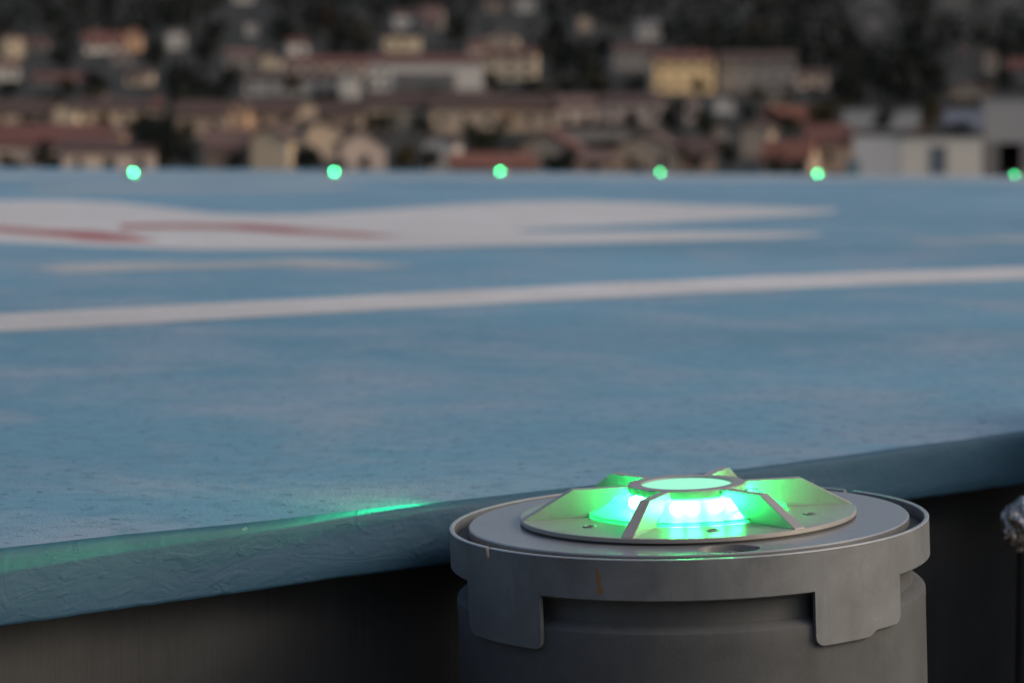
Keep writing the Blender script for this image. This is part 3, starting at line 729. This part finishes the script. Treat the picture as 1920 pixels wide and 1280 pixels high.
# ------------------------------------------------------------------ trees
def leafmat(name, a, b):
    t = NT(name); v = t.obj(); f = t.noise(v, .7, 3)
    t.base(t.mix(f, a, b)); t.rough(.8); t.p.inputs['Specular IOR Level'].default_value = .2; return t.m
ML = {'dark': leafmat('leaf_dark', (.006, .010, .009), (.016, .021, .017)), 'olive': leafmat('leaf_olive', (.034, .029, .012), (.075, .06, .026)), 'green': leafmat('leaf_green', (.014, .022, .011), (.038, .044, .022)), 'russet': leafmat('leaf_russet', (.035, .022, .013), (.07, .04, .022))}
M_BARK = simple('bark', (.05, .04, .032), .9)
def crown_geo(rng, n, rx, rz, zc, leaf, V, Fc, off=Vector((0, 0, 0)), cone=False):
    blobs = []
    for _ in range(7):
        a = rng.uniform(0, 6.28); r = rng.uniform(.15, .62)*rx
        blobs.append((Vector((r*math.cos(a), r*math.sin(a), zc+rng.uniform(-.55, .6)*rz)), rng.uniform(.34, .6)))
    for _ in range(n):
        c, s = rng.choice(blobs)
        u = Vector((rng.gauss(0, 1), rng.gauss(0, 1), rng.gauss(0, 1))).normalized()*rng.uniform(.55, 1.08)
        p = c+Vector((u.x*rx*s, u.y*rx*s, u.z*rz*s))
        if cone: 
            t = max(0, min(1, (p.z-(zc-rz))/(2*rz))); p.x *= 1.15-t; p.y *= 1.15-t
        nrm = (u+Vector((rng.gauss(0, .5), rng.gauss(0, .5), rng.gauss(0, .5)))).normalized()
        t1 = nrm.orthogonal().normalized(); t2 = nrm.cross(t1); q = rng.uniform(.6, 1.25)*leaf
        i = len(V)
        for a, b in ((-1, -.2), (0, -.7), (1, .1), (.1, .8)): V.append(off+p+t1*a*q+t2*b*q)
        Fc.append((i, i+1, i+2, i+3))
CR = {}
for kind in ('dark', 'green', 'olive', 'russet'):
    for v in range(3):
        rng = random.Random(hash((kind, v)) % 999 if False else (ord(kind[0])*7+v)); V, Fc = [], []
        crown_geo(rng, 520, .5, .42, .58, .055, V, Fc)
        m = mesh('crown', V, Fc); m.materials.append(ML[kind]); CR[kind, v] = m
def trunk_mesh():
    bm = bmesh.new(); bm_lathe(bm, [(.035, -.1), (.028, .1), (.022, .35), (.012, .62)], 8)
    for a in (20, 140, 260):
        q = Vector((math.cos(R_(a)), math.sin(R_(a)), 0)); p0 = Vector((0, 0, .3)); p1 = q*.26+Vector((0, 0, .62))
        s = q.cross(Vector((0, 0, 1)))
        v = [bm.verts.new(c) for c in (p0-s*.012, p0+s*.012, p0+Vector((0, 0, .03)), p1-s*.004, p1+s*.004, p1+Vector((0, 0, .01)))]
        for f in ((0, 1, 4, 3), (1, 2, 5, 4), (2, 0, 3, 5)): bm.faces.new([v[i] for i in f])
    m = bm_mesh(bm, 'trunk', True); m.materials.append(M_BARK); return m
TR = trunk_mesh()
used = set(); ntree = 0
def tree(px, pyb, hpx, wpx, kind, label=None, dist=None):
    global ntree
    b = hit(px, pyb)
    if dist: d = ray(px, pyb); b = Vector((d.x*dist, dist, HC+d.z*dist))
    k = b.y/F; h, w = hpx*k, wpx*k
    e = empty('tree', b, (0, 0, random.uniform(0, 6.28)))
    t = link('trunk', TR, e); t.scale = (h, h, h)
    c = link('crown', CR[kind, ntree % 3], e); c.scale = (w, w, h)
    ntree += 1
    if not label:
        adj = {'dark': 'dark leafy tree', 'green': 'deep green leafy tree', 'olive': 'olive-brown tree', 'russet': 'russet autumn tree'}[kind]
        cy = pyb-hpx/2
        near = sorted(HOUSES, key=lambda q: (q[1]-px)**2+(q[2]-cy)**2)
        for s, hx, hy in near[:6]:
            dx, dy = px-hx, cy-hy
            rel = ('right of' if dx > 0 else 'left of') if abs(dx) > abs(dy)*1.2 else ('below' if dy > 0 else 'above')
            lab = f'{adj} {rel} the {s}'
            if lab not in used: label = lab; break
        label = label or f'{adj} between the {near[0][0]} and the {near[1][0]}'
    used.add(label)
    tag(e, label, 'tree', 'trees among the houses')
# trees one can pick out in the photo
tree(306, 330, 118, 150, 'dark', 'large round dark tree behind the leftmost far green light')
tree(86, 326, 62, 62, 'dark', 'dark bush-like tree before the long dark red roof at lower left')
tree(1546, 262, 82, 84, 'olive', 'olive-brown tree above the russet-roofed house at right')
tree(1746, 250, 66, 56, 'olive', 'olive-brown tree right of the long pale hall', dist=330)
tree(1656, 254, 58, 54, 'dark', 'round dark tree in front of the long pale hall', dist=300)
tree(1802, 258, 30, 70, 'dark', 'low dark tree in front of the bluish building', dist=300)
tree(1310, 178, 34, 46, 'dark', 'dark tree at the foot of the yellow house', dist=560)
tree(920, 178, 46, 60, 'dark', 'dark tree at the foot of the wide cream house', dist=590)
tree(760, 334, 74, 60, 'olive', 'olive tree left of the grey-white gable')
tree(910, 300, 66, 110, 'green', 'broad deep green tree behind the long low red roof')
tree(1060, 330, 52, 60, 'dark', 'dark tree right of the gable with red slopes')
for px, pyb, hp, wp, kd in ((250, 262, 44, 60, 'dark'), (330, 190, 60, 70, 'dark'), (180, 180, 46, 70, 'dark'), (430, 180, 58, 60, 'dark'), (20, 186, 40, 60, 'dark'), (110, 134, 44, 50, 'dark'),
        (285, 132, 60, 50, 'dark'), (380, 132, 64, 60, 'dark'), (480, 322, 30, 30, 'green'), (355, 322, 60, 60, 'dark'), (5, 320, 40, 36, 'dark'), (560, 322, 34, 36, 'dark'), (600, 190, 18, 60, 'dark'), (676, 250, 60, 30, 'dark'), (710, 318, 50, 40, 'dark'),
        (806, 252, 30, 26, 'dark'), (940, 250, 34, 26, 'dark'), (880, 262, 32, 50, 'dark'), (990, 182, 36, 50, 'dark'), (1060, 186, 46, 50, 'dark'), (1110, 180, 50, 60, 'dark'), (1060, 140, 60, 60, 'dark'), (1130, 122, 60, 50, 'dark'), (1190, 184, 42, 60, 'dark'),
        (1000, 320, 24, 40, 'green'), (1120, 298, 40, 90, 'dark'), (1260, 260, 60, 50, 'dark'), (1320, 262, 60, 40, 'dark'), (1290, 322, 30, 30, 'dark'), (1370, 320, 46, 36, 'dark'), (1400, 236, 44, 40, 'dark'), (1420, 192, 28, 46, 'olive'), (1476, 262, 50, 40, 'green'), (1530, 322, 40, 36, 'dark'),
        (1480, 196, 34, 40, 'dark'), (1600, 206, 70, 70, 'dark'), (1680, 200, 90, 80, 'dark'), (1750, 196, 90, 70, 'dark'), (1600, 120, 70, 60, 'dark'), (1700, 110, 70, 60, 'dark'), (1570, 190, 50, 50, 'dark'), (1836, 182, 40, 40, 'dark'), (1890, 186, 60, 50, 'dark'),
        (640, 104, 60, 60, 'dark'), (690, 100, 56, 46, 'russet'), (850, 92, 70, 60, 'dark'), (1040, 100, 70, 60, 'dark'), (610, 70, 54, 50, 'russet'), (520, 92, 60, 60, 'dark'), (1420, 96, 60, 60, 'russet'), (1330, 92, 56, 50, 'dark'), (1500, 120, 60, 60, 'dark'), (870, 150, 20, 40, 'dark'), (400, 96, 56, 50, 'dark'), (1260, 90, 50, 50, 'dark')):
    tree(px, pyb, hp, wp, kd)
# garden trees that break up the house rows
rg = random.Random(21)
for _ in range(125):
    px = rg.uniform(-10, 1925); row = rg.choice((182, 214, 248, 262, 300, 326, 330)); pyb = row+rg.uniform(-5, 5)
    if px > 1560 and pyb > 225: continue
    if (680 < px < 1010 or 1205 < px < 1500) and 150 < pyb < 195: continue
    hp = rg.uniform(24, 52)
    tree(px, pyb, hp, hp*rg.uniform(.8, 1.4), rg.choice(('dark', 'dark', 'dark', 'dark', 'green', 'olive')))
# the wood that reads as one dark mass: a single object
rng = random.Random(5); V, Fc = [], []
def blocked(px, py_top, py_b, half, y):
    for x0, x1, a, b, hy in RECTS:
        if y < hy+10 and px+half > x0 and px-half < x1 and py_top < b and py_b > a: return True
    return False
def proj(p):
    d = p-Vector((0, 0, HC)); f = Vector((0, math.cos(PITCH), -math.sin(PITCH))); u = Vector((0, math.sin(PITCH), math.cos(PITCH)))
    z = d.dot(f); return 960+F*d.x/z, 640-F*d.dot(u)/z
cnt = 0
for _ in range(5200):
    y = 360+1150*rng.random()**1.15
    x = rng.uniform(-.27, .27)*y
    h = rng.uniform(6, 13); w_ = h*rng.uniform(.32, .5)
    b = Vector((x, y, tz(y))); px, pb = proj(b); _, pt = proj(b+Vector((0, 0, h)))
    if blocked(px, pt, pb, w_*F/y, y): continue
    crown_geo(rng, 26 if y > 700 else 44, w_, h*.42, h*.52, h*.085, V, Fc, b, rng.random() < .3)
    cnt += 1
# the same wood carried on to either side
for _ in range(2600):
    y = 300+1250*rng.random()**1.1
    x = rng.choice((-1, 1))*rng.uniform(.27, .75)*y
    h = rng.uniform(6, 13); crown_geo(rng, 26, h*rng.uniform(.34, .5), h*.42, h*.52, h*.09, V, Fc, Vector((x, y, tz(y))))
# low scrub close in, around the house feet
for _ in range(900):
    y = rng.uniform(300, 640); x = rng.uniform(-.26, .26)*y; h = rng.uniform(1.5, 4.5); b = Vector((x, y, tz(y)))
    px, pb = proj(b); _, pt = proj(b+Vector((0, 0, h)))
    if blocked(px, pt, pb+6, h*.6*F/y, y): continue
    crown_geo(rng, 22, h*.7, h*.42, h*.45, h*.12, V, Fc, b)
tag(link('woodland', mesh('woodland', V, Fc), None, ML['dark']), 'dark mass of woodland covering the hillside around and above the houses', 'woodland', kind='stuff')
print('wood trees', cnt, len(Fc))

# ------------------------------------------------------------------ light: dusk sky, low weak sun from the right
SUN_AZ, SUN_EL = 74, 32
to_sun = Vector((math.sin(R_(SUN_AZ))*math.cos(R_(SUN_EL)), -math.cos(R_(SUN_AZ))*math.cos(R_(SUN_EL)), math.sin(R_(SUN_EL))))
sd = bpy.data.lights.new('sun', 'SUN'); sd.energy = .10; sd.angle = R_(14); sd.color = (1, .80, .62)
so = bpy.data.objects.new('sun', sd); COL.objects.link(so); so.rotation_euler = (-to_sun).to_track_quat('-Z', 'Y').to_euler()
W = bpy.data.worlds.new('World'); S.world = W; W.use_nodes = True
nt = W.node_tree; bg = nt.nodes['Background']; sky = nt.nodes.new('ShaderNodeTexSky'); sky.sky_type = 'NISHITA'
sky.sun_disc = False; sky.sun_elevation = R_(SUN_EL); sky.sun_rotation = math.atan2(to_sun.x, to_sun.y); sky.air_density = 1.0; sky.dust_density = 5.0; sky.ozone_density = .3
nt.links.new(sky.outputs['Color'], bg.inputs['Color']); bg.inputs['Strength'].default_value = .10
S.view_settings.view_transform = 'Standard'; S.view_settings.look = 'None'; S.view_settings.gamma = 1; S.view_settings.use_curve_mapping = False
S.view_settings.exposure = .45
S.render.engine = 'CYCLES'
S.cycles.use_denoising = True
S.cycles.max_bounces = 8; S.cycles.transparent_max_bounces = 12; S.cycles.caustics_reflective = False; S.cycles.caustics_refractive = False
S.cycles.sample_clamp_indirect = 6
S.cycles.use_light_tree = True
